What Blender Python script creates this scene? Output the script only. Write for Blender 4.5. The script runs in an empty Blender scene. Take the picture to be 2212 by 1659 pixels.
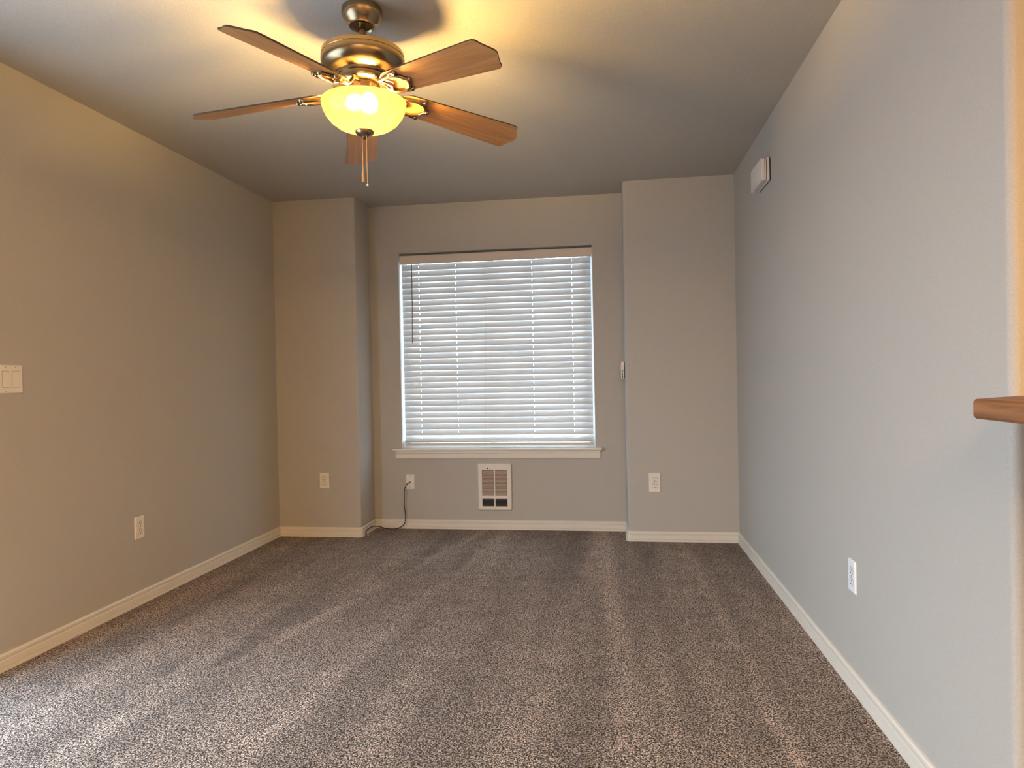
import bpy, bmesh, math, random
from mathutils import Vector, Matrix
random.seed(7)
SC = bpy.context.scene
COL = SC.collection
PI = math.pi

# ------------------------------------------------------------------ camera
CAM = Vector((2.4083, -4.6611, 1.1268)); YAW, PITCH, ROLL = -0.1426, -0.0096, -0.0198
F_PX = 1464.277
H = 2.44                 # ceiling
W = 3.2466               # right wall plane (left wall is x = 0)
XL, XR, D = 0.6204, 2.5175, 0.3005   # window alcove: left side, right side, depth
YC = -3.10               # end of the right wall
cd = bpy.data.cameras.new('camera'); cam = bpy.data.objects.new('camera', cd); COL.objects.link(cam)
cd.sensor_width = 36; cd.lens = F_PX / 2212 * 36; cd.clip_start = 0.02; cd.clip_end = 200
fw = Vector((math.sin(YAW) * math.cos(PITCH), math.cos(YAW) * math.cos(PITCH), math.sin(PITCH)))
rr = Vector((math.cos(YAW), -math.sin(YAW), 0)); uu = rr.cross(fw)
r2 = math.cos(ROLL) * rr + math.sin(ROLL) * uu; u2 = -math.sin(ROLL) * rr + math.cos(ROLL) * uu
m = Matrix((r2, u2, -fw)).transposed().to_4x4(); m.translation = CAM
cam.matrix_world = m
SC.camera = cam

# ------------------------------------------------------------------ world and lights
wd = bpy.data.worlds.new('overcast_sky'); SC.world = wd; wd.use_nodes = True
nt = wd.node_tree; bg = nt.nodes['Background']
tc = nt.nodes.new('ShaderNodeTexCoord'); sx = nt.nodes.new('ShaderNodeSeparateXYZ'); rp = nt.nodes.new('ShaderNodeValToRGB')
mr = nt.nodes.new('ShaderNodeMapRange'); mr.inputs['From Min'].default_value = -1
nt.links.new(tc.outputs['Generated'], sx.inputs[0]); nt.links.new(sx.outputs['Z'], mr.inputs['Value'])
nt.links.new(mr.outputs[0], rp.inputs[0]); nt.links.new(rp.outputs[0], bg.inputs[0])
e = rp.color_ramp.elements
e[0].position = 0.0; e[0].color = (0.29, 0.37, 0.48, 1)
e[1].position = 1.0; e[1].color = (0.54, 0.74, 1.0, 1)
k = e.new(0.47); k.color = (0.33, 0.41, 0.52, 1)
k = e.new(0.53); k.color = (0.70, 0.84, 1.0, 1)
bg.inputs[1].default_value = 9.8

def area(name, loc, rot, sx_, sy_, power, color, portal=False):
    l = bpy.data.lights.new(name, 'AREA'); l.shape = 'RECTANGLE'; l.size = sx_; l.size_y = sy_
    l.energy = power; l.color = color
    if portal: l.cycles.is_portal = True
    o = bpy.data.objects.new(name, l); COL.objects.link(o); o.location = loc; o.rotation_euler = rot
    return o
area('window_portal', ((0.843 + 2.303) / 2, D + .20, 1.345), (-PI / 2, 0, 0), 1.46, 1.47, 1, (1, 1, 1), True)
area('door_portal', (-.16, -3.425, 1.02), (0, -PI / 2, 0), 2.03, 1.85, 1, (1, 1, 1), True)
area('kitchen_ceiling_light', (W + 2.5, -6.1, 2.38), (0, 0, 0), .8, .8, 130, (1.0, .58, .15))
area('added_warm_fill', (2.45, -6.4, 2.40), (0, 0, 0), 1.3, 1.3, 132, (1.0, .65, .33))  # warm fill added out of view to brighten the walls

SC.view_settings.view_transform = 'Standard'; SC.view_settings.look = 'None'
SC.view_settings.gamma = 1; SC.view_settings.use_curve_mapping = False
SC.view_settings.exposure = 0.68

# ------------------------------------------------------------------ materials
def mat(name, color, rough=.6, metal=0, spec=.5):
    mt = bpy.data.materials.new(name); mt.use_nodes = True
    b = mt.node_tree.nodes['Principled BSDF']
    b.inputs['Base Color'].default_value = (*color, 1); b.inputs['Roughness'].default_value = rough
    b.inputs['Metallic'].default_value = metal; b.inputs['Specular IOR Level'].default_value = spec
    return mt
def N(mt, t): return mt.node_tree.nodes.new('ShaderNode' + t)
def L(mt, a, b): mt.node_tree.links.new(a, b)
def bump(mt, scale, strength, dist=.002, detail=3, vec_scale=None):
    b = mt.node_tree.nodes['Principled BSDF']
    t = N(mt, 'TexCoord'); n = N(mt, 'TexNoise'); n.inputs['Scale'].default_value = scale; n.inputs['Detail'].default_value = detail
    bp = N(mt, 'Bump'); bp.inputs['Strength'].default_value = strength; bp.inputs['Distance'].default_value = dist
    src = t.outputs['Object']
    if vec_scale:
        mp = N(mt, 'Mapping'); mp.inputs['Scale'].default_value = vec_scale; L(mt, src, mp.inputs[0]); src = mp.outputs[0]
    L(mt, src, n.inputs['Vector']); L(mt, n.outputs['Fac'], bp.inputs['Height']); L(mt, bp.outputs[0], b.inputs['Normal'])
    return n, src

def paint(name, col, var=.06):
    mt = mat(name, col, .62, 0, .35)
    n, src = bump(mt, 170, .45, .0012, 3)
    b = mt.node_tree.nodes['Principled BSDF']
    n2 = N(mt, 'TexNoise'); n2.inputs['Scale'].default_value = 260; n2.inputs['Detail'].default_value = 2
    rm = N(mt, 'ValToRGB'); rm.color_ramp.elements[0].position = .3; rm.color_ramp.elements[1].position = .7
    rm.color_ramp.elements[0].color = (*[c * (1 - var) for c in col], 1); rm.color_ramp.elements[1].color = (*[min(1, c * (1 + var)) for c in col], 1)
    L(mt, src, n2.inputs['Vector']); L(mt, n2.outputs['Fac'], rm.inputs[0]); L(mt, rm.outputs[0], b.inputs['Base Color'])
    return mt
WALL = paint('greige_wall_paint', (.46, .43, .39))
CEIL = paint('greige_ceiling_paint', (.46, .43, .38), .09)

def carpet():
    mt = mat('brown_frieze_carpet', (.2, .16, .14), .95, 0, .1)
    b = mt.node_tree.nodes['Principled BSDF']
    t = N(mt, 'TexCoord')
    # warped voronoi tufts
    nw = N(mt, 'TexNoise'); nw.inputs['Scale'].default_value = 90; nw.inputs['Detail'].default_value = 2
    mx = N(mt, 'Vector' + 'Math'); mx.operation = 'MULTIPLY_ADD'; mx.inputs[1].default_value = (.012, .012, .012)
    L(mt, t.outputs['Object'], nw.inputs['Vector']); L(mt, nw.outputs['Color'], mx.inputs[0]); L(mt, t.outputs['Object'], mx.inputs[2])
    vo = N(mt, 'TexVoronoi'); vo.inputs['Scale'].default_value = 180; L(mt, mx.outputs[0], vo.inputs['Vector'])
    no = N(mt, 'TexNoise'); no.inputs['Scale'].default_value = 185; no.inputs['Detail'].default_value = 1.5; no.inputs['Roughness'].default_value = .6
    L(mt, mx.outputs[0], no.inputs['Vector'])
    # yarn fleck colour; dark tone also holds the shade in pits between tufts
    rm = N(mt, 'ValToRGB'); el = rm.color_ramp.elements
    el[0].position = .42; el[0].color = (.018, .011, .008, 1)
    el[1].position = .58; el[1].color = (.56, .43, .355, 1)
    q = el.new(.5); q.color = (.165, .117, .088, 1)
    L(mt, no.outputs['Fac'], rm.inputs[0])
    # pile brushed both ways by the vacuum cleaner: long stripes along the room
    mp = N(mt, 'Mapping'); mp.inputs['Scale'].default_value = (3.1, .26, 1); mp.inputs['Location'].default_value = (.5, .2, 0)
    ns = N(mt, 'TexNoise'); ns.inputs['Scale'].default_value = 1.5; ns.inputs['Detail'].default_value = 2.5
    L(mt, t.outputs['Object'], mp.inputs[0]); L(mt, mp.outputs[0], ns.inputs['Vector'])
    nb = N(mt, 'TexNoise'); nb.inputs['Scale'].default_value = 7; nb.inputs['Detail'].default_value = 4
    L(mt, t.outputs['Object'], nb.inputs['Vector'])
    ad = N(mt, 'Math'); ad.operation = 'MULTIPLY_ADD'; ad.inputs[1].default_value = .45
    L(mt, nb.outputs['Fac'], ad.inputs[0]); L(mt, ns.outputs['Fac'], ad.inputs[2])
    rs = N(mt, 'MapRange'); rs.inputs['From Min'].default_value = .5; rs.inputs['From Max'].default_value = .95
    rs.inputs['To Min'].default_value = .66; rs.inputs['To Max'].default_value = 1.36
    L(mt, ad.outputs[0], rs.inputs['Value'])
    # three clear wheel tracks
    sp = N(mt, 'SeparateXYZ'); L(mt, t.outputs['Object'], sp.inputs[0])
    last = rs.outputs[0]
    for x0, y0, slope, half, amt in ((2.40, -1.2, -.045, .07, .50), (2.22, -1.2, -.045, .07, -.14), (2.885, -.84, -.03, .035, .42), (2.62, -1.0, -.03, .05, -.16), (.95, -1.9, .25, .04, .34), (1.45, -1.4, .12, .05, .24)):
        a = N(mt, 'Math'); a.operation = 'MULTIPLY_ADD'; a.inputs[1].default_value = -slope; a.inputs[2].default_value = slope * y0 - x0
        L(mt, sp.outputs['Y'], a.inputs[0])
        c = N(mt, 'Math'); c.operation = 'ADD'; L(mt, a.outputs[0], c.inputs[0]); L(mt, sp.outputs['X'], c.inputs[1])
        wv = N(mt, 'Math'); wv.operation = 'MULTIPLY_ADD'; wv.inputs[1].default_value = .12; wv.inputs[2].default_value = -.06
        L(mt, nb.outputs['Fac'], wv.inputs[0])
        c2 = N(mt, 'Math'); c2.operation = 'ADD'; L(mt, c.outputs[0], c2.inputs[0]); L(mt, wv.outputs[0], c2.inputs[1])
        d = N(mt, 'Math'); d.operation = 'ABSOLUTE'; L(mt, c2.outputs[0], d.inputs[0])
        r = N(mt, 'MapRange'); r.interpolation_type = 'SMOOTHSTEP'; r.inputs['From Min'].default_value = 0; r.inputs['From Max'].default_value = half * 1.5
        r.inputs['To Min'].default_value = amt; r.inputs['To Max'].default_value = 0
        L(mt, d.outputs[0], r.inputs['Value'])
        s = N(mt, 'Math'); s.operation = 'ADD'; L(mt, last, s.inputs[0]); L(mt, r.outputs[0], s.inputs[1]); last = s.outputs[0]
    vm = N(mt, 'VectorMath'); vm.operation = 'SCALE'; L(mt, rm.outputs[0], vm.inputs[0]); L(mt, last, vm.inputs['Scale'])
    L(mt, vm.outputs[0], b.inputs['Base Color'])
    h = N(mt, 'Math'); h.operation = 'SUBTRACT'; L(mt, no.outputs['Fac'], h.inputs[0]); L(mt, vo.outputs['Distance'], h.inputs[1])
    bp = N(mt, 'Bump'); bp.inputs['Strength'].default_value = .9; bp.inputs['Distance'].default_value = .006
    L(mt, h.outputs[0], bp.inputs['Height']); L(mt, bp.outputs[0], b.inputs['Normal'])
    b.inputs['Sheen Weight'].default_value = .15
    return mt
CARPET = carpet()

def wood(name, c1, c2, scale, rough, stretch=(1, 14, 14)):
    mt = mat(name, c1, rough, 0, .4)
    b = mt.node_tree.nodes['Principled BSDF']
    t = N(mt, 'TexCoord'); mp = N(mt, 'Mapping'); mp.inputs['Scale'].default_value = stretch
    n = N(mt, 'TexNoise'); n.inputs['Scale'].default_value = scale; n.inputs['Detail'].default_value = 6; n.inputs['Distortion'].default_value = .6
    r = N(mt, 'ValToRGB'); r.color_ramp.elements[0].position = .35; r.color_ramp.elements[1].position = .65
    r.color_ramp.elements[0].color = (*c1, 1); r.color_ramp.elements[1].color = (*c2, 1)
    L(mt, t.outputs['Object'], mp.inputs[0]); L(mt, mp.outputs[0], n.inputs['Vector']); L(mt, n.outputs['Fac'], r.inputs[0]); L(mt, r.outputs[0], b.inputs['Base Color'])
    bp = N(mt, 'Bump'); bp.inputs['Strength'].default_value = .15; bp.inputs['Distance'].default_value = .001
    L(mt, n.outputs['Fac'], bp.inputs['Height']); L(mt, bp.outputs[0], b.inputs['Normal'])
    return mt
OAK = wood('honey_oak', (.19, .075, .028), (.34, .145, .052), 3, .5, (14, 1, 30))
BLADE = wood('fan_blade_oak', (.38, .165, .055), (.50, .24, .085), 4, .42)
BLADE_EDGE = mat('dark_blade_edge', (.05, .03, .02), .5)
TRIM = mat('cream_trim_paint', (.74, .68, .60), .38); bump(TRIM, 40, .05, .001)
VINYL = mat('white_vinyl', (.82, .83, .83), .4); bump(VINYL, 60, .03, .001)
SLAT = mat('white_blind_slat', (.80, .80, .79), .45); bump(SLAT, 30, .05, .0008, 3, (1, 20, 20))
_t = SLAT.node_tree; _m = _t.nodes.new('ShaderNodeMixShader'); _tl = _t.nodes.new('ShaderNodeBsdfTranslucent'); _tl.inputs[0].default_value = (.85, .87, .88, 1)
_m.inputs[0].default_value = .10
_t.links.new(_t.nodes['Principled BSDF'].outputs[0], _m.inputs[1]); _t.links.new(_tl.outputs[0], _m.inputs[2]); _t.links.new(_m.outputs[0], _t.nodes['Material Output'].inputs[0])
VALANCE = mat('cream_valance', (.66, .57, .48), .45); bump(VALANCE, 30, .05, .0008, 3, (1, 20, 20))
PLATE = mat('almond_plastic', (.80, .74, .66), .35); bump(PLATE, 90, .02, .0005)
WPLATE = mat('white_plastic', (.84, .84, .84), .35); bump(WPLATE, 90, .02, .0005)
DARK = mat('dark_slot', (.02, .015, .012), .7)
GAP = mat('brown_shadow_gap', (.12, .08, .055), .8)
ENAM = mat('cream_enamel', (.78, .70, .62), .38); bump(ENAM, 200, .03, .0004)
HEATTAN = mat('heater_inside_tan', (.30, .17, .11), .55, .0)
BLACK = mat('black_rubber_cable', (.012, .012, .014), .4)
CHROME = mat('bright_connector_metal', (.75, .75, .76), .25, 1)
SCREW = mat('dull_screw_metal', (.35, .28, .2), .4, 1)
WAND = mat('brown_wand', (.22, .16, .12), .4)
CORD = mat('blind_cord', (.60, .60, .60), .7)
def brushed(name, col, rough):
    mt = mat(name, col, rough, 1)
    n, s = bump(mt, 60, .06, .0006, 4, (1, 1, 14))
    mt.node_tree.nodes['Principled BSDF'].inputs['Anisotropic'].default_value = .5
    return mt
BRASS = brushed('antique_brushed_nickel', (.30, .22, .13), .27)
CHAIN = mat('brass_chain', (.80, .55, .28), .3, 1)
FOB = mat('wood_pull_fob', (.55, .34, .16), .5)

def glass_mat():
    mt = bpy.data.materials.new('window_glass'); mt.use_nodes = True; t = mt.node_tree; t.nodes.clear()
    o = t.nodes.new('ShaderNodeOutputMaterial'); mx = t.nodes.new('ShaderNodeMixShader'); tr = t.nodes.new('ShaderNodeBsdfTransparent'); g = t.nodes.new('ShaderNodeBsdfGlossy')
    tr.inputs[0].default_value = (.96, .99, .985, 1); g.inputs['Roughness'].default_value = .02; mx.inputs[0].default_value = .07
    t.links.new(tr.outputs[0], mx.inputs[1]); t.links.new(g.outputs[0], mx.inputs[2]); t.links.new(mx.outputs[0], o.inputs[0])
    return mt
GLASS = glass_mat()

def bowl_mat():
    mt = bpy.data.materials.new('amber_alabaster_glass'); mt.use_nodes = True; t = mt.node_tree; t.nodes.clear()
    o = t.nodes.new('ShaderNodeOutputMaterial'); tl = t.nodes.new('ShaderNodeBsdfTranslucent'); d = t.nodes.new('ShaderNodeBsdfDiffuse')
    gl = t.nodes.new('ShaderNodeBsdfGlossy'); em = t.nodes.new('ShaderNodeEmission')
    d.inputs[0].default_value = (.55, .36, .15, 1)
    gl.inputs['Roughness'].default_value = .15
    em.inputs[0].default_value = (1.0, .66, .27, 1); em.inputs[1].default_value = .22
    tc = t.nodes.new('ShaderNodeTexCoord'); n = t.nodes.new('ShaderNodeTexNoise'); n.inputs['Scale'].default_value = 9; n.inputs['Detail'].default_value = 3; n.inputs['Distortion'].default_value = 1.5
    r = t.nodes.new('ShaderNodeValToRGB'); r.color_ramp.elements[0].color = (.045, .026, .008, 1); r.color_ramp.elements[1].color = (.060, .037, .012, 1)
    t.links.new(tc.outputs['Object'], n.inputs['Vector']); t.links.new(n.outputs['Fac'], r.inputs[0]); t.links.new(r.outputs[0], tl.inputs[0])
    m1 = t.nodes.new('ShaderNodeMixShader'); m1.inputs[0].default_value = .15; m2 = t.nodes.new('ShaderNodeMixShader'); m2.inputs[0].default_value = .04
    a = t.nodes.new('ShaderNodeAddShader'); rf = t.nodes.new('ShaderNodeBsdfRefraction'); rf.inputs['Roughness'].default_value = .5; rf.inputs['IOR'].default_value = 1.45
    rf.inputs[0].default_value = (.36, .30, .20, 1); m3 = t.nodes.new('ShaderNodeMixShader'); m3.inputs[0].default_value = .40
    t.links.new(tl.outputs[0], m1.inputs[1]); t.links.new(d.outputs[0], m1.inputs[2]); t.links.new(m1.outputs[0], m2.inputs[1]); t.links.new(gl.outputs[0], m2.inputs[2])
    t.links.new(m2.outputs[0], m3.inputs[1]); t.links.new(rf.outputs[0], m3.inputs[2]); t.links.new(m3.outputs[0], a.inputs[0]); t.links.new(em.outputs[0], a.inputs[1]); t.links.new(a.outputs[0], o.inputs[0])
    return mt
BOWL = bowl_mat()
def emis(name, col, s):
    mt = bpy.data.materials.new(name); mt.use_nodes = True; t = mt.node_tree; t.nodes.clear()
    o = t.nodes.new('ShaderNodeOutputMaterial'); em = t.nodes.new('ShaderNodeEmission'); em.inputs[0].default_value = (*col, 1); em.inputs[1].default_value = s
    t.links.new(em.outputs[0], o.inputs[0]); return mt
BULB = emis('lit_bulb', (1.0, .63, .20), 1050)

# ------------------------------------------------------------------ helpers
def box(bm, x0, x1, y0, y1, z0, z1):
    r = bmesh.ops.create_cube(bm, size=1)
    bmesh.ops.scale(bm, vec=(x1 - x0, y1 - y0, z1 - z0), verts=r['verts'])
    bmesh.ops.translate(bm, vec=((x0 + x1) / 2, (y0 + y1) / 2, (z0 + z1) / 2), verts=r['verts'])
    return r['verts']
def prism(bm, pts, a, b, axis='z'):
    """polygon pts extruded from a to b along axis; pts are the two other coordinates"""
    def v(p, t):
        return (p[0], p[1], t) if axis == 'z' else ((p[0], t, p[1]) if axis == 'y' else (t, p[0], p[1]))
    lo = [bm.verts.new(v(p, a)) for p in pts]; hi = [bm.verts.new(v(p, b)) for p in pts]
    n = len(pts); bm.faces.new(lo); bm.faces.new(hi)
    for i in range(n): bm.faces.new((lo[i], lo[(i + 1) % n], hi[(i + 1) % n], hi[i]))
    return lo + hi
def lathe(bm, prof, seg=48, c=(0, 0, 0), cap=True):
    rings = []
    for r, z in prof:
        if r < 1e-5: rings.append([bm.verts.new((c[0], c[1], c[2] + z))])
        else: rings.append([bm.verts.new((c[0] + r * math.cos(2 * PI * i / seg), c[1] + r * math.sin(2 * PI * i / seg), c[2] + z)) for i in range(seg)])
    for A, B in zip(rings, rings[1:]):
        if len(A) == 1 and len(B) == 1: continue
        for i in range(seg):
            j = (i + 1) % seg
            if len(A) == 1: bm.faces.new((A[0], B[i], B[j]))
            elif len(B) == 1: bm.faces.new((A[i], A[j], B[0]))
            else: bm.faces.new((A[i], A[j], B[j], B[i]))
    return rings
def tube(bm, pts, rad, seg=8, caps=True):
    pts = [Vector(p) for p in pts]; rings = []; up = Vector((0, 0, 1))
    for i, p in enumerate(pts):
        d = (pts[min(i + 1, len(pts) - 1)] - pts[max(i - 1, 0)]).normalized()
        s = d.cross(up) if abs(d.dot(up)) < .95 else d.cross(Vector((1, 0, 0)))
        s.normalize(); t = s.cross(d)
        r = rad[i] if isinstance(rad, (list, tuple)) else rad
        rings.append([bm.verts.new(p + r * (math.cos(2 * PI * k / seg) * s + math.sin(2 * PI * k / seg) * t)) for k in range(seg)])
    for A, B in zip(rings, rings[1:]):
        for k in range(seg): bm.faces.new((A[k], A[(k + 1) % seg], B[(k + 1) % seg], B[k]))
    if caps: bm.faces.new(rings[0]); bm.faces.new(rings[-1])
def smooth_path(p, n=8):
    p = [Vector(q) for q in p]; o = []
    for i in range(len(p) - 1):
        a = p[max(i - 1, 0)]; b = p[i]; c = p[i + 1]; d = p[min(i + 2, len(p) - 1)]
        for k in range(n):
            t = k / n
            o.append(.5 * ((2 * b) + (c - a) * t + (2 * a - 5 * b + 4 * c - d) * t * t + (3 * b - a - 3 * c + d) * t ** 3))
    o.append(p[-1]); return o
def obj(name, bm, material, parent=None, smooth=None, bevel=0, segs=2, loc=None):
    bmesh.ops.recalc_face_normals(bm, faces=bm.faces)
    me = bpy.data.meshes.new(name); bm.to_mesh(me); bm.free()
    o = bpy.data.objects.new(name, me); COL.objects.link(o)
    for mm in (material if isinstance(material, (list, tuple)) else [material]): me.materials.append(mm)
    if parent: o.parent = parent
    if loc: o.location = loc
    if bevel:
        md = o.modifiers.new('bevel', 'BEVEL'); md.width = bevel; md.segments = segs; md.limit_method = 'ANGLE'; md.angle_limit = math.radians(40)
    if smooth is not None:
        me.shade_smooth()
        if smooth < 180: me.set_sharp_from_angle(angle=math.radians(smooth))
    return o
def thing(name, label, cat, loc=(0, 0, 0), rot=(0, 0, 0), group=None):
    o = bpy.data.objects.new(name, None); COL.objects.link(o); o.location = loc; o.rotation_euler = rot
    o.empty_display_size = .05; tag(o, label, cat, group); return o
def tag(o, label, cat, group=None):
    o['label'] = label; o['category'] = cat
    if group: o['group'] = group
def struct(o): o['kind'] = 'structure'; return o
def BM(): return bmesh.new()
def dup(o, parent=None):
    c = o.copy(); COL.objects.link(c)
    if parent: c.parent = parent
    for ch in list(o.children): dup(ch, c)
    return c
def rrect(w, h, r, n=5, cx=0, cy=0):
    o = []
    for sx_, sy_, a0 in ((1, 1, 0), (-1, 1, PI / 2), (-1, -1, PI), (1, -1, 1.5 * PI)):
        for i in range(n + 1):
            a = a0 + PI / 2 * i / n
            o.append((cx + sx_ * (w / 2 - r) + r * math.cos(a), cy + sy_ * (h / 2 - r) + r * math.sin(a)))
    return o
def arc(cx, cy, r, a0, a1, n=8): return [(cx + r * math.cos(a0 + (a1 - a0) * i / n), cy + r * math.sin(a0 + (a1 - a0) * i / n)) for i in range(n + 1)]

# ------------------------------------------------------------------ room shell
Y0 = -7.2; KX = W + 3.0; T = .16
def shell(name, build, material=WALL, **kw):
    bm = BM(); build(bm); return struct(obj(name, bm, material, **kw))
shell('floor', lambda b: box(b, -T, KX + T, Y0 - T, D + T, -.12, 0), CARPET)
shell('ceiling', lambda b: box(b, -T, KX + T, Y0 - T, D + T + .02, H, H + .12), CEIL)
DY0, DY1, DZ = -4.35, -2.50, 2.03
def wl(b):
    box(b, -T, 0, Y0, DY0, 0, H); box(b, -T, 0, DY1, D + T, 0, H); box(b, -T, 0, DY0, DY1, DZ, H)
shell('wall_left', wl)
R = .02
shell('wall_back_left', lambda b: prism(b, [(0, 0)] + arc(XL - R, R, R, -PI / 2, 0) + [(XL, D + T), (0, D + T)], 0, H), smooth=50)
shell('wall_back_right', lambda b: prism(b, [(W, 0), (W, D + T), (XR, D + T)] + arc(XR + R, R, R, PI, 1.5 * PI), 0, H), smooth=50)
WX0, WX1, WZ0, WZ1 = .843, 2.303, .600, 2.079
def wb(b):
    box(b, XL, WX0, D, D + T, 0, H); box(b, WX1, XR, D, D + T, 0, H); box(b, WX0, WX1, D, D + T, 0, WZ0); box(b, WX0, WX1, D, D + T, WZ1, H)
shell('wall_back', wb)
shell('wall_right', lambda b: prism(b, arc(W + R, YC + R, R, PI, 1.5 * PI) + [(W + 1.1, YC), (W + 1.1, YC + .12), (W + .16, YC + .12), (W + .16, D + T), (W, D + T)], 0, H), smooth=50)
shell('wall_front', lambda b: box(b, 0, KX, Y0 - T, Y0, 0, H))
shell('wall_kitchen_side', lambda b: box(b, KX, KX + T, Y0, YC + .12, 0, H))
shell('wall_kitchen_back', lambda b: box(b, W + 1.1, KX, YC, YC + .12, 0, H))
shell('wall_half_height', lambda b: box(b, W + .06, W + .18, -5.6, YC, 0, 1.029))

# baseboards: stepped colonial profile, mitred along a path
BP = [(0, 0), (.0145, 0), (.0145, .0125), (.0085, .0145), (.0115, .0165), (.0115, .043), (.0105, .045), (.0025, .0475), (.0025, .0505), (.0095, .0535), (.0095, .063), (.006, .068), (0, .069)]
def base(name, path, closed_ends=True):
    """path: room-side line of the wall, room on the left hand"""
    bm = BM(); P = [Vector((*p, 0)) for p in path]; rings = []
    for i, p in enumerate(P):
        d0 = (P[i] - P[i - 1]).normalized() if i else (P[1] - P[0]).normalized()
        d1 = (P[i + 1] - P[i]).normalized() if i < len(P) - 1 else d0
        n0 = Vector((-d0.y, d0.x, 0)); n1 = Vector((-d1.y, d1.x, 0)); nn = (n0 + n1); nn = nn / (nn.dot(n0))
        rings.append([bm.verts.new(p + nn * u + Vector((0, 0, v))) for u, v in BP])
    for A, B in zip(rings, rings[1:]):
        for k in range(len(BP) - 1): bm.faces.new((A[k], A[k + 1], B[k + 1], B[k]))
    bm.faces.new(rings[0]); bm.faces.new(rings[-1])
    return struct(obj(name, bm, TRIM))
base('baseboard_right', [(W, YC + .03), (W, 0)])
base('baseboard_back_right', [(W, 0)] + arc(XR + R, R, R, 1.5 * PI, PI, 4) + [(XR, D)])
base('baseboard_back', [(XR, D), (XL, D)])
base('baseboard_back_left', [(XL, D)] + arc(XL - R, R, R, 0, -PI / 2, 4) + [(0, 0)])
base('baseboard_left', [(0, 0), (0, DY1 + .02)])

# side glass door on the left wall, the daylight source
bm = BM(); fx = .05
box(bm, -.12, -.03, DY0, DY0 + fx, 0, DZ); box(bm, -.12, -.03, DY1 - fx, DY1, 0, DZ); box(bm, -.12, -.03, DY0, DY1, DZ - fx, DZ); box(bm, -.12, -.03, DY0, DY1, 0, .03)
box(bm, -.10, -.05, (DY0 + DY1) / 2 - .03, (DY0 + DY1) / 2 + .03, .03, DZ - fx)
dr = struct(obj('door_1', bm, VINYL, bevel=.004))
bm = BM(); box(bm, -.078, -.072, DY0 + fx, DY1 - fx, .03, DZ - fx); obj('glass_pane', bm, GLASS, dr)

# window: vinyl slider, frame in the opening, sill and apron
bm = BM(); yf0, yf1 = D + .085, D + .15; f = .045
box(bm, WX0, WX0 + f, yf0, yf1, WZ0, WZ1); box(bm, WX1 - f, WX1, yf0, yf1, WZ0, WZ1); box(bm, WX0 + f, WX1 - f, yf0, yf1, WZ0, WZ0 + f); box(bm, WX0 + f, WX1 - f, yf0, yf1, WZ1 - f, WZ1)
win = struct(obj('window_1', bm, VINYL, bevel=.003))
bm = BM(); xm = 1.531
box(bm, xm - .022, xm + .022, yf0 + .012, yf1 - .01, WZ0 + f, WZ1 - f); obj('meeting_stile', bm, VINYL, win, bevel=.003)
for a, b_, yy in ((WX0 + f, xm - .022, D + .11), (xm + .022, WX1 - f, D + .128)):
    bm = BM(); box(bm, a, b_, yy, yy + .004, WZ0 + f, WZ1 - f); obj('glass_pane', bm, GLASS, win)
bm = BM()
for a, b_ in ((WX0 + .0005, WX0 + .004), (WX1 - .004, WX1 - .0005)):
    box(bm, a, b_, D + .004, yf0, WZ0 + .0, WZ1 - .001)
obj('jamb_liner', bm, VINYL, win)
bm = BM(); prism(bm, [(.777, D - .034), (2.349, D - .034), (2.349, D - .0005), (WX1 - .001, D - .0005), (WX1 - .001, yf0), (WX0 + .001, yf0), (WX0 + .001, D - .0005), (.777, D - .0005)], .5885, .6055)
obj('window_sill', bm, TRIM, win, bevel=.005, segs=3)
bm = BM(); prism(bm, [(D - .0005, .529), (D - .012, .529), (D - .014, .536), (D - .014, .566), (D - .018, .571), (D - .018, .5883), (D - .0005, .5883)], .797, 2.335, 'x')
obj('apron', bm, TRIM, win)

# unseen slab added outside above the window to dim the upper slats
shell('added_sky_blocker', lambda b: box(b, -1.2, W + 1.2, D + T + .001, D + T + .75, 2.22, 2.36), TRIM)

# ------------------------------------------------------------------ window blind
bl = thing('window_blind', 'white wide-slat horizontal blind, nearly closed, filling the window in the alcove', 'blinds', (WX0, D, WZ0))
def P(o): o.matrix_parent_inverse = o.parent.matrix_basis.inverted() if o.parent else Matrix(); return o
bx0, bx1 = .862, 2.287
bm = BM(); prism(bm, [(D + .008, 1.997), (D + .005, 2.003), (D + .005, 2.056), (D + .008, 2.062), (D + .016, 2.062), (D + .016, 1.997)], .853, 2.296, 'x'); P(obj('valance', bm, VALANCE, bl))
bm = BM(); box(bm, .850, 2.299, D + .040, D + .084, 2.012, 2.060); P(obj('headrail', bm, VINYL, bl))
holes = [.992, 1.276, 1.855, 2.149]
bm = BM(); ns = 8
pitch = .0447; z = 1.976; yc = D + .044; nslat = 0
zs = []
while z > .70: zs.append(z); z -= pitch
def slat(bm, zc, tilt, yc=yc, sag=0.0):
    xs = [bx0]
    for h in holes: xs += [h - .0018, h + .0018]
    xs.append(bx1)
    wdt = .0505; rows = []
    for i in range(ns + 1):
        s = (i / ns - .5); u = s * wdt; cr = .0032 * (1 - (2 * s) ** 2)     # crowned slat
        # outer edge up, room edge down
        y = yc + u * math.cos(tilt) - cr * math.sin(tilt); zz = zc + u * math.sin(tilt) + cr * math.cos(tilt)
        rows.append([bm.verts.new((x, y, zz)) for x in xs])
    for i in range(ns):
        for j in range(len(xs) - 1):
            if j % 2 == 1 and i in (3, 4, 5): continue
            bm.faces.new((rows[i][j], rows[i][j + 1], rows[i + 1][j + 1], rows[i + 1][j]))
for i, zc in enumerate(zs): slat(bm, zc, math.radians(72 + random.uniform(-1.0, 1.0)))
for zc, tl in ((.680, 55), (.657, 4), (.651, 3)): slat(bm, zc, math.radians(tl))
so = P(obj('slat_panel', bm, SLAT, bl, smooth=30))
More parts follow.
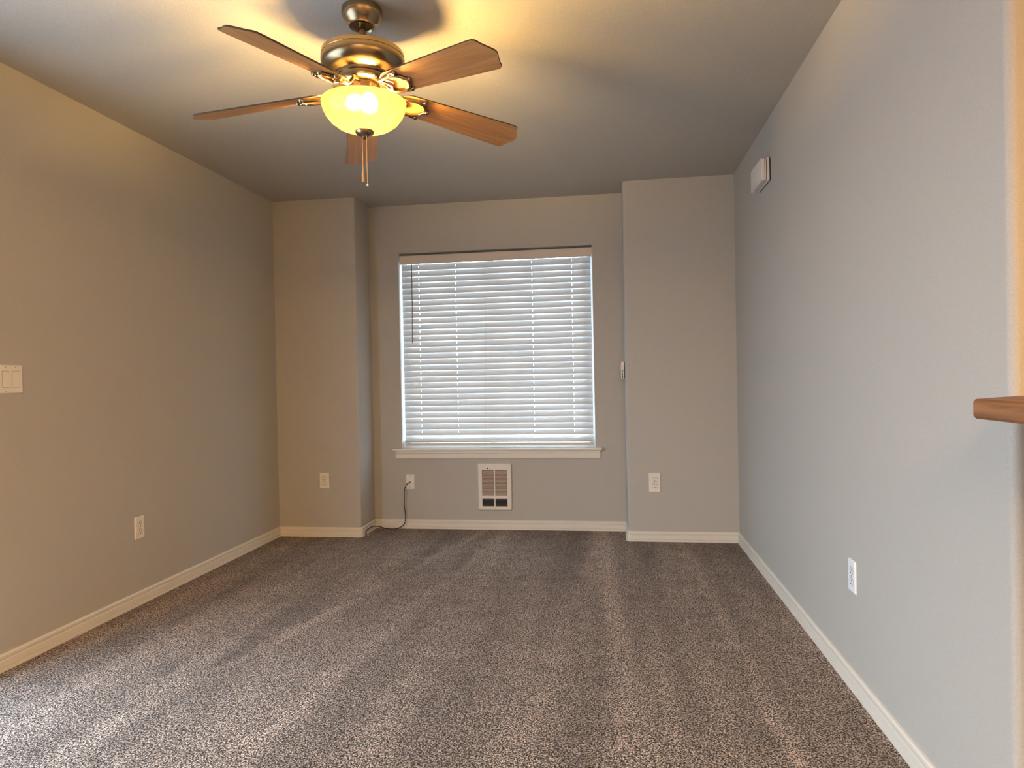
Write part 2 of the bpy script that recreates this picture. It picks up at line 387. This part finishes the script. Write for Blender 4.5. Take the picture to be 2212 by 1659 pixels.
md = so.modifiers.new('thick', 'SOLIDIFY'); md.thickness = .0026; md.offset = 0
bm = BM(); prism(bm, [(D + .022, .622), (D + .022, .640), (D + .066, .642), (D + .066, .624)], bx0, bx1, 'x'); P(obj('bottom_rail', bm, VALANCE, bl, bevel=.003))
for h in holes:
    bm = BM()
    tube(bm, [(h + .003, D + .0205, 1.998), (h + .003, D + .0205, .64)], .0007, 5)
    tube(bm, [(h + .003, D + .070, 1.998), (h + .003, D + .070, .64)], .0007, 5)
    P(obj('ladder_cord', bm, CORD, bl))
bm = BM(); tube(bm, [(xm - .025, D + .019, 1.998), (xm - .028, D + .018, 1.4), (xm - .04, D + .018, .9), (xm - .05, D + .019, .62)], .0008, 5); P(obj('lift_cord', bm, CORD, bl))
bm = BM(); tube(bm, [(.950, D - .004, 1.993), (.9485, D - .002, 1.7), (.943, D + .002, 1.402)], .0034, 6)
tube(bm, [(.950, D + .003, 1.998), (.950, D - .004, 1.992)], .0015, 6); P(obj('tilt_wand', bm, WAND, bl))

# ------------------------------------------------------------------ ceiling fan
HX, HY = 1.567, -2.348
fan = thing('ceiling_fan', 'brushed metal ceiling fan with five oak blades and a lit amber glass bowl', 'ceiling fan', (HX, HY, H))
def FP(o): o.parent = fan; o.location = (0, 0, -H); return o      # parts written with z as room height
bm = BM(); lathe(bm, [(0, H), (.066, H), (.071, H - .004), (.0715, H - .018), (.066, H - .034), (.056, H - .048), (.048, H - .056), (.046, H - .064), (.040, H - .066), (.036, H - .060), (.0, H - .058)]); FP(obj('canopy', bm, BRASS, smooth=40))
bm = BM(); lathe(bm, [(0, H - .05), (.0125, H - .05), (.0125, 2.27), (0, 2.27)], 24); FP(obj('downrod', bm, BRASS, smooth=40))
bm = BM(); lathe(bm, [(0, 2.292), (.03, 2.292), (.06, 2.288), (.138, 2.283), (.144, 2.279), (.145, 2.265), (.1435, 2.2635), (.1435, 2.2615), (.1455, 2.260), (.146, 2.248), (.143, 2.235), (.134, 2.221), (.116, 2.210), (.098, 2.205), (.095, 2.203), (.094, 2.196), (0, 2.196)], 64); FP(obj('motor_housing', bm, BRASS, smooth=35))
bm = BM(); lathe(bm, [(0, 2.197), (.088, 2.197), (.090, 2.190), (.086, 2.176), (.080, 2.172), (.060, 2.170), (0, 2.170)], 48); FP(obj('flywheel', bm, BRASS, smooth=35))
bm = BM(); lathe(bm, [(0, 2.171), (.057, 2.171), (.058, 2.150), (.058, 2.144), (.054, 2.140), (0, 2.140)], 48); FP(obj('switch_housing', bm, BRASS, smooth=35))
bm = BM(); lathe(bm, [(0, 2.141), (.020, 2.141), (.020, 2.085), (.008, 2.082), (.005, 2.08), (.005, 2.004), (0, 2.004)], 24); FP(obj('light_fitter', bm, BRASS, smooth=35))
# glass bowl, 4 mm thick, open at the top
bp = [(.012, 2.008), (.034, 2.0085), (.066, 2.014), (.095, 2.026), (.118, 2.043), (.134, 2.063), (.144, 2.085), (.148, 2.104), (.1485, 2.108)]
bm = BM(); lathe(bm, bp, 72); bo = FP(obj('glass_bowl', bm, BOWL, smooth=180))
bm = BM(); lathe(bm, [(0, 2.017), (.030, 2.0135), (.033, 2.009), (.032, 2.002), (.027, 1.996), (.016, 1.991), (.010, 1.985), (.006, 1.981), (0, 1.980)], 32); FP(obj('finial', bm, BRASS, smooth=40))
for k in range(3):
    a = math.radians(80 + 120 * k); bm = BM()
    d = Vector((math.cos(a), math.sin(a), -.04)).normalized(); p0 = Vector((0, 0, 2.094))
    tube(bm, [p0 + d * s for s in (.004, .024)], .011, 12); sk = FP(obj('lamp_socket', bm, TRIM, smooth=40))
    bm = BM(); pr = [(.022, .009), (.028, .014), (.038, .0205), (.048, .0225), (.058, .0195), (.065, .012), (.0685, .004)]
    tube(bm, [p0 + d * s for s, _ in pr], [q for _, q in pr], 16); FP(obj('light_bulb', bm, BULB, smooth=60))
# blades
def blade_outline():
    n = 6; up = [(.128, 0), (.130, .020), (.138, .037), (.152, .048), (.172, .0535), (.25, .057), (.40, .0635), (.52, .068), (.575, .070), (.592, .0695), (.602, .064), (.606, .056), (.609, .046), (.616, .034), (.626, .018), (.632, .006), (.633, 0)]
    return up
up = blade_outline()
PH, TAU, DROOP = .689, .26, .105
def blade():
    bm = BM(); poly = [(r, w) for r, w in up] + [(r, -w) for r, w in reversed(up[1:-1])]
    vs = prism(bm, poly, -.0028, .0028)
    bm.normal_update(); bmesh.ops.recalc_face_normals(bm, faces=bm.faces)
    for f_ in bm.faces: f_.material_index = 0 if f_.normal.z < -.5 else 1
    o = obj('fan_blade', bm, [BLADE, BLADE_EDGE], bevel=.0008)
    # iron: forked scroll arm under the blade
    bm = BM()
    for s in (-1, 1):
        tube(bm, smooth_path([(.070, s * .012, .030), (.095, s * .018, .016), (.120, s * .026, -.002), (.150, s * .036, -.010), (.185, s * .040, -.010), (.205, s * .034, -.0085), (.222, s * .026, -.008)], 5), .0062, 8)
        tube(bm, smooth_path([(.185, s * .040, -.0095), (.200, s * .047, -.0085), (.212, s * .046, -.007)], 5), [.006] * 10 + [.0075], 8)
        lathe(bm, [(0, -.015), (.006, -.014), (.0085, -.010), (.009, -.004), (.009, -.0028), (0, -.0028)], 14, (.216, s * .045, 0))
    tube(bm, smooth_path([(.222, -.026, -.008), (.232, -.012, -.008), (.240, 0, -.008), (.232, .012, -.008), (.222, .026, -.008)], 5), .0062, 8)
    tube(bm, smooth_path([(.135, -.032, -.008), (.145, -.016, -.009), (.160, 0, -.009), (.145, .016, -.009), (.135, .032, -.008)], 5), .005, 8)
    lathe(bm, [(0, -.016), (.006, -.015), (.009, -.010), (.0095, -.004), (.0095, -.0028), (0, -.0028)], 14, (.243, 0, 0))
    prism(bm, [(.060, -.020), (.100, -.024), (.100, .024), (.060, .020)], .022, .030)
    ir = obj('blade_bracket', bm, BRASS, smooth=45); ir.parent = o
    return o
b0 = blade()
for k in range(5):
    o = b0 if k == 0 else dup(b0)
    o.parent = fan
    a = PH + k * 2 * PI / 5
    M = Matrix.Translation((0, 0, 2.152 - H)) @ Matrix.Rotation(a, 4, 'Z') @ Matrix.Rotation(DROOP, 4, 'Y') @ Matrix.Rotation(-TAU, 4, 'X')
    o.matrix_basis = M
# pull chains
for name_x, dx, dy, zb, fob in (('a', -.006, -.008, 1.870, True), ('b', .010, -.010, 1.815, False)):
    bm = BM(); z = 1.992
    while z > zb:
        r = bmesh.ops.create_icosphere(bm, subdivisions=1, radius=.0019)
        bmesh.ops.translate(bm, vec=(dx, dy, z), verts=r['verts']); z -= .0036
    tube(bm, [(dx, dy, 1.994), (dx, dy, zb)], .0007, 5)
    c = FP(obj('pull_chain', bm, CHAIN, smooth=60))
    if fob:
        bm = BM(); lathe(bm, [(0, 1.872), (.003, 1.871), (.0042, 1.866), (.0032, 1.860), (.0048, 1.856), (.0052, 1.838), (.0045, 1.828), (0, 1.827)], 14, (dx, dy, 0)); f_ = obj('pull_fob', bm, FOB, c, smooth=40)
    else:
        bm = BM(); r = bmesh.ops.create_uvsphere(bm, u_segments=12, v_segments=8, radius=.0042); bmesh.ops.translate(bm, vec=(dx, dy, zb), verts=r['verts'])
        f_ = obj('chain_end_bead', bm, WPLATE, c, smooth=60)

# ------------------------------------------------------------------ wall devices
# local frame: plate in the XZ plane, facing -Y, wall at y = 0
def bev_plate(bm, w, h, t, r=.004, inset=.0035):
    a = rrect(w, h, r); b_ = rrect(w - 2 * inset, h - 2 * inset, r * .7)
    n = len(a)
    A0 = [bm.verts.new((x, 0, z)) for x, z in a]; A1 = [bm.verts.new((x, -t * .35, z)) for x, z in a]; B = [bm.verts.new((x, -t, z)) for x, z in b_]
    for P_, Q in ((A0, A1), (A1, B)):
        for i in range(n): bm.faces.new((P_[i], P_[(i + 1) % n], Q[(i + 1) % n], Q[i]))
    bm.faces.new(B); bm.faces.new(A0)
def outlet(name_mat):
    t = bpy.data.objects.new('wall_outlet', None); COL.objects.link(t); t.empty_display_size = .03
    bm = BM(); bev_plate(bm, .070, .115, .006); obj('cover_plate', bm, name_mat, t, smooth=30)
    for zc in (.0195, -.0195):
        def shape(rr_):
            return [(x, z) for x, z in ([(rr_ * math.cos(a), rr_ * math.sin(a)) for a in [2 * PI * i / 32 for i in range(32)]])]
        bm = BM(); pts = [(x, max(-.0140, min(.0140, z)) + zc) for x, z in shape(.0185)]
        pts = [(x, z) for i, (x, z) in enumerate(pts) if i == 0 or (x, z) != pts[i - 1]]
        prism(bm, pts, -.0062, -.0052, 'y'); obj('socket_outline', bm, GAP, t)
        bm = BM(); pts = [(x, max(-.0128, min(.0128, z)) + zc) for x, z in shape(.0170)]
        prism(bm, pts, -.0078, -.0052, 'y'); so_ = obj('socket', bm, name_mat, t, bevel=.0006)
        for x, hh in ((-.0064, .0085), (.0064, .0075)):
            bm = BM(); box(bm, x - .0014, x + .0014, -.0081, -.006, zc + .0045 - hh / 2, zc + .0045 + hh / 2); obj('slot', bm, DARK, so_)
        bm = BM(); prism(bm, [(.0028 * math.cos(a), zc - .0072 + .0028 * math.sin(a)) for a in [2 * PI * i / 12 for i in range(12)]], -.0081, -.006, 'y'); obj('ground_hole', bm, DARK, so_)
    bm = BM(); prism(bm, [(.0022 * math.cos(a), .0022 * math.sin(a)) for a in [2 * PI * i / 12 for i in range(12)]], -.0070, -.005, 'y'); obj('screw', bm, SCREW, t)
    return t
def put(o, loc, rz, label, cat, group=None, s=1):
    o.location = loc; o.rotation_euler = (0, 0, rz); o.scale = (s, s, s); tag(o, label, cat, group)
G = 'duplex wall outlets'
ou = outlet(PLATE)
put(ou, (0, -1.490, .393), -PI / 2 + PI, 'almond duplex outlet low on the left wall, seen at a slant', 'outlet', G)
o2 = dup(ou); put(o2, (.352, 0, .405), 0, 'small almond duplex outlet on the narrow wall left of the alcove', 'outlet', G)
o3 = dup(ou); put(o3, (2.700, 0, .398), 0, 'larger almond duplex outlet on the wall right of the alcove', 'outlet', G, 1.12)
o4 = outlet(WPLATE); put(o4, (W, -2.132, .403), -PI / 2, 'white duplex outlet on the right wall, seen edge-on', 'outlet', G)
ou.rotation_euler = (0, 0, PI / 2)
# light switch
sw = thing('light_switch', 'almond two-gang rocker light switch on the left wall', 'light switch', (0, -2.228, 1.160), (0, 0, PI / 2))
bm = BM(); bev_plate(bm, .116, .116, .006); obj('cover_plate', bm, PLATE, sw, smooth=30)
for xc, up_ in ((-.023, 1), (.023, -1)):
    bm = BM(); box(bm, xc - .0168, xc + .0168, -.0064, -.005, -.0338, .0338); fr = obj('rocker_frame', bm, GAP, sw)
    bm = BM(); q = .0045 * up_
    prism(bm, [(-.005, -.0328), (-.0075 - max(q, 0) * .6, -.0328), (-.0078, 0), (-.0075 + min(q, 0) * .6, .0328), (-.005, .0328)], xc - .0158, xc + .0158, 'x'); obj('rocker', bm, PLATE, sw, bevel=.0006)
    for zc in (.048, -.048):
        bm = BM(); prism(bm, [(xc + .002 * math.cos(a), zc + .002 * math.sin(a)) for a in [2 * PI * i / 10 for i in range(10)]], -.0066, -.005, 'y'); obj('screw', bm, SCREW, sw)
# coax plate
cx = thing('cable_plate', 'blank almond wall plate with a coax jack, left under the window', 'wall plate', (.904, D, .352))
bm = BM(); bev_plate(bm, .067, .112, .006); obj('cover_plate', bm, PLATE, cx, smooth=30)
for zc in (.042, -.042):
    bm = BM(); prism(bm, [(.0025 * math.cos(a), zc + .0025 * math.sin(a)) for a in [2 * PI * i / 12 for i in range(12)]], -.0070, -.005, 'y'); obj('screw', bm, SCREW, cx)
bm = BM(); tube(bm, [(0, -.005, 0), (0, -.018, 0)], .0048, 12); obj('jack', bm, SCREW, cx)
# black coax cable
pts = [(.904, D - .016, .352), (.900, D - .030, .350), (.884, D - .042, .335), (.868, D - .040, .295), (.862, D - .030, .235), (.860, D - .026, .175), (.868, D - .028, .110), (.866, D - .034, .055), (.842, D - .045, .022), (.795, D - .07, .010), (.735, D - .10, .020), (.690, D - .135, .042), (.655, D - .165, .046), (.632, D - .21, .032), (.640, D - .255, .014), (.662, D - .275, .006)]
bm = BM(); tube(bm, smooth_path(pts, 8), .0034, 8)
cb = obj('coax_cable', bm, BLACK, smooth=60); tag(cb, 'black coax cable hanging from the wall plate and curling onto the carpet', 'cable')
bm = BM(); tube(bm, [(.656, D - .272, .0075), (.664, D - .276, .0070), (.686, D - .288, .0065)], .0055, 10); c2 = obj('connector', bm, CHROME, cb, smooth=40); c2['label'] = 'silver coax connector'

# ------------------------------------------------------------------ wall heater
HXC, HZC, HW, HH = 1.553, .3195, .254, .351
ht = thing('wall_heater', 'cream louvred electric heater set into the wall under the window', 'heater', (HXC, D, HZC))
zt0, zt1, zb0, zb1 = -.064, .127, -.146, -.089         # upper and lower louvre fields
xi, xo = .0045, .094
bm = BM(); t_ = .016
out = rrect(HW, HH, .012, 5); inn = rrect(HW - .010, HH - .010, .008, 5); n = len(out)
A0 = [bm.verts.new((x, 0, z)) for x, z in out]; A1 = [bm.verts.new((x, -t_ * .6, z)) for x, z in out]; B1 = [bm.verts.new((x, -t_, z)) for x, z in inn]
for P_, Q in ((A0, A1), (A1, B1)):
    for i in range(n): bm.faces.new((P_[i], P_[(i + 1) % n], Q[(i + 1) % n], Q[i]))
bm.faces.new(B1); bm.faces.new(A0)
fp = obj('faceplate', bm, ENAM, ht, smooth=40)
cut = BM()
for za, zb in ((zt0, zt1), (zb0, zb1)):
    for xa, xb in ((-xo, -xi), (xi, xo)): box(cut, xa, xb, -.05, -.004, za, zb)
cut.normal_update(); cme = bpy.data.meshes.new('cut'); bmesh.ops.recalc_face_normals(cut, faces=cut.faces); cut.to_mesh(cme); cut.free()
co = bpy.data.objects.new('cut', cme); COL.objects.link(co); co.parent = ht
md = fp.modifiers.new('cut', 'BOOLEAN'); md.operation = 'DIFFERENCE'; md.object = co; md.solver = 'EXACT'
bpy.context.view_layer.update()
dg = bpy.context.evaluated_depsgraph_get(); nm = bpy.data.meshes.new_from_object(fp.evaluated_get(dg)); fp.modifiers.clear(); fp.data = nm
bpy.data.objects.remove(co)
def grille(name, z0, z1, nrow, material, backmat):
    bm = BM(); pz = (z1 - z0) / nrow
    for sgn in (-1, 1):
        xa, xb = sorted((sgn * xi, sgn * xo))
        for i in range(nrow):
            zc = z0 + pz * (i + .5)
            # fin: leans out at the bottom
            prism(bm, [(-.0065, zc + pz * .36), (-.0085, zc + pz * .44), (-.0185, zc + pz * .10), (-.0180, zc - pz * .08)], xa + .002, xb - .002, 'x')
            
    g = obj(name, bm, material, ht)
    bm = BM()
    for sgn in (-1, 1):
        xa, xb = sorted((sgn * xi, sgn * xo)); box(bm, xa, xb, -.0052, -.0042, z0, z1)
    obj('grille_backing', bm, backmat, g)
grille('outlet_grille', zt0, zt1, 20, mat('warm_tan_fin', (.72, .58, .48), .4), HEATTAN)
grille('intake_grille', zb0, zb1, 6, mat('dark_intake_fin', (.10, .085, .08), .5), DARK)
for zc in (.1525, -.1600):
    bm = BM(); prism(bm, [(.0025 * math.cos(a), zc + .0025 * math.sin(a)) for a in [2 * PI * i / 12 for i in range(12)]], -.0172, -.015, 'y'); obj('screw', bm, SCREW, ht)
bm = BM(); prism(bm, [(-.053 + .0058 * math.cos(a), .138 + .0058 * math.sin(a)) for a in [2 * PI * i / 20 for i in range(20)]], -.0168, -.015, 'y'); obj('thermostat_hole', bm, DARK, ht)

# ------------------------------------------------------------------ thermostat on the alcove's right return
th = thing('thermostat', 'small cream wall thermostat seen side-on at the alcove edge right of the window', 'thermostat', (XR, .115, 1.162), (0, 0, -PI / 2))
bm = BM(); prism(bm, rrect(.075, .117, .004), -.026, -.006, 'y'); hb = obj('body', bm, ENAM, th, bevel=.0025)
bm = BM(); prism(bm, rrect(.070, .112, .003), -.006, 0, 'y'); obj('back_plate', bm, GAP, th)
for zc in (-.006, -.027, -.046):
    bm = BM(); box(bm, .0370, .0380, -.020, -.015, zc - .0085, zc + .0085); obj('vent_slot', bm, DARK, hb)
bm = BM(); tube(bm, [(.010, -.024, .020), (.010, -.032, .020)], .005, 12); kn = obj('dial', bm, ENAM, th)
bm = BM(); lathe(bm, [(0, 0), (.018, 0), (.018, .003), (0, .003)], 24)
bmesh.ops.rotate(bm, matrix=Matrix.Rotation(PI / 2, 3, 'X'), verts=bm.verts); bmesh.ops.translate(bm, vec=(.010, -.031, .018), verts=bm.verts)
obj('dial_face', bm, ENAM, kn, bevel=.0008)

# ------------------------------------------------------------------ door chime on the right wall
ch = thing('door_chime', 'cream door chime box with layered edges, high on the right wall', 'door chime', (W, -.892, 2.172), (0, 0, -PI / 2))
# local x runs toward the camera along the wall, -y into the room
lay = [(0.0, .006, -.003, DARK), (.006, .019, 0.0, ENAM), (.018, .022, -.005, DARK), (.022, .026, -.001, ENAM), (.026, .030, -.006, DARK), (.029, .046, -.002, ENAM)]
bmE, bmG = BM(), BM()
for a, b_, gr, mm in lay:
    prism(bmE if mm is ENAM else bmG, rrect(.262 + 2 * gr, .120 + 2 * gr, .010, 3), -b_, -a, 'y')
obj('chime_cover', bmE, ENAM, ch, bevel=.0012); obj('reveal_line', bmG, DARK, ch)
bm = BM()
prism(bm, [(.131 * math.cos(a) * .93, .0) if False else (x, y) for x, y in [(-.118, -.046), (.118, -.046), (.09, -.050), (.045, -.0525), (0, -.053), (-.045, -.0525), (-.09, -.050)]], -.050, .050, 'z')
obj('front_panel', bm, ENAM, ch, smooth=30)

# small nail hole in the right-hand back wall
bm = BM(); prism(bm, [(.003 * math.cos(a), .003 * math.sin(a)) for a in [2 * PI * i / 10 for i in range(10)]], -.0012, .0, 'y')
nh = obj('wall_nail', bm, DARK, loc=(2.942, 0, .207)); tag(nh, 'tiny dark nail head low on the wall right of the alcove', 'nail')

# ------------------------------------------------------------------ bar counter
bm = BM()
prism(bm, [(3.104, -3.232), (3.2535, -3.1005), (W + .36, -3.1005), (W + .36, -5.6), (3.104, -5.6)], 1.0295, 1.0675)
ct = obj('bar_counter', bm, OAK, bevel=.006, segs=1); tag(ct, 'honey oak bar counter top with a clipped corner, jutting in at the right edge', 'counter')
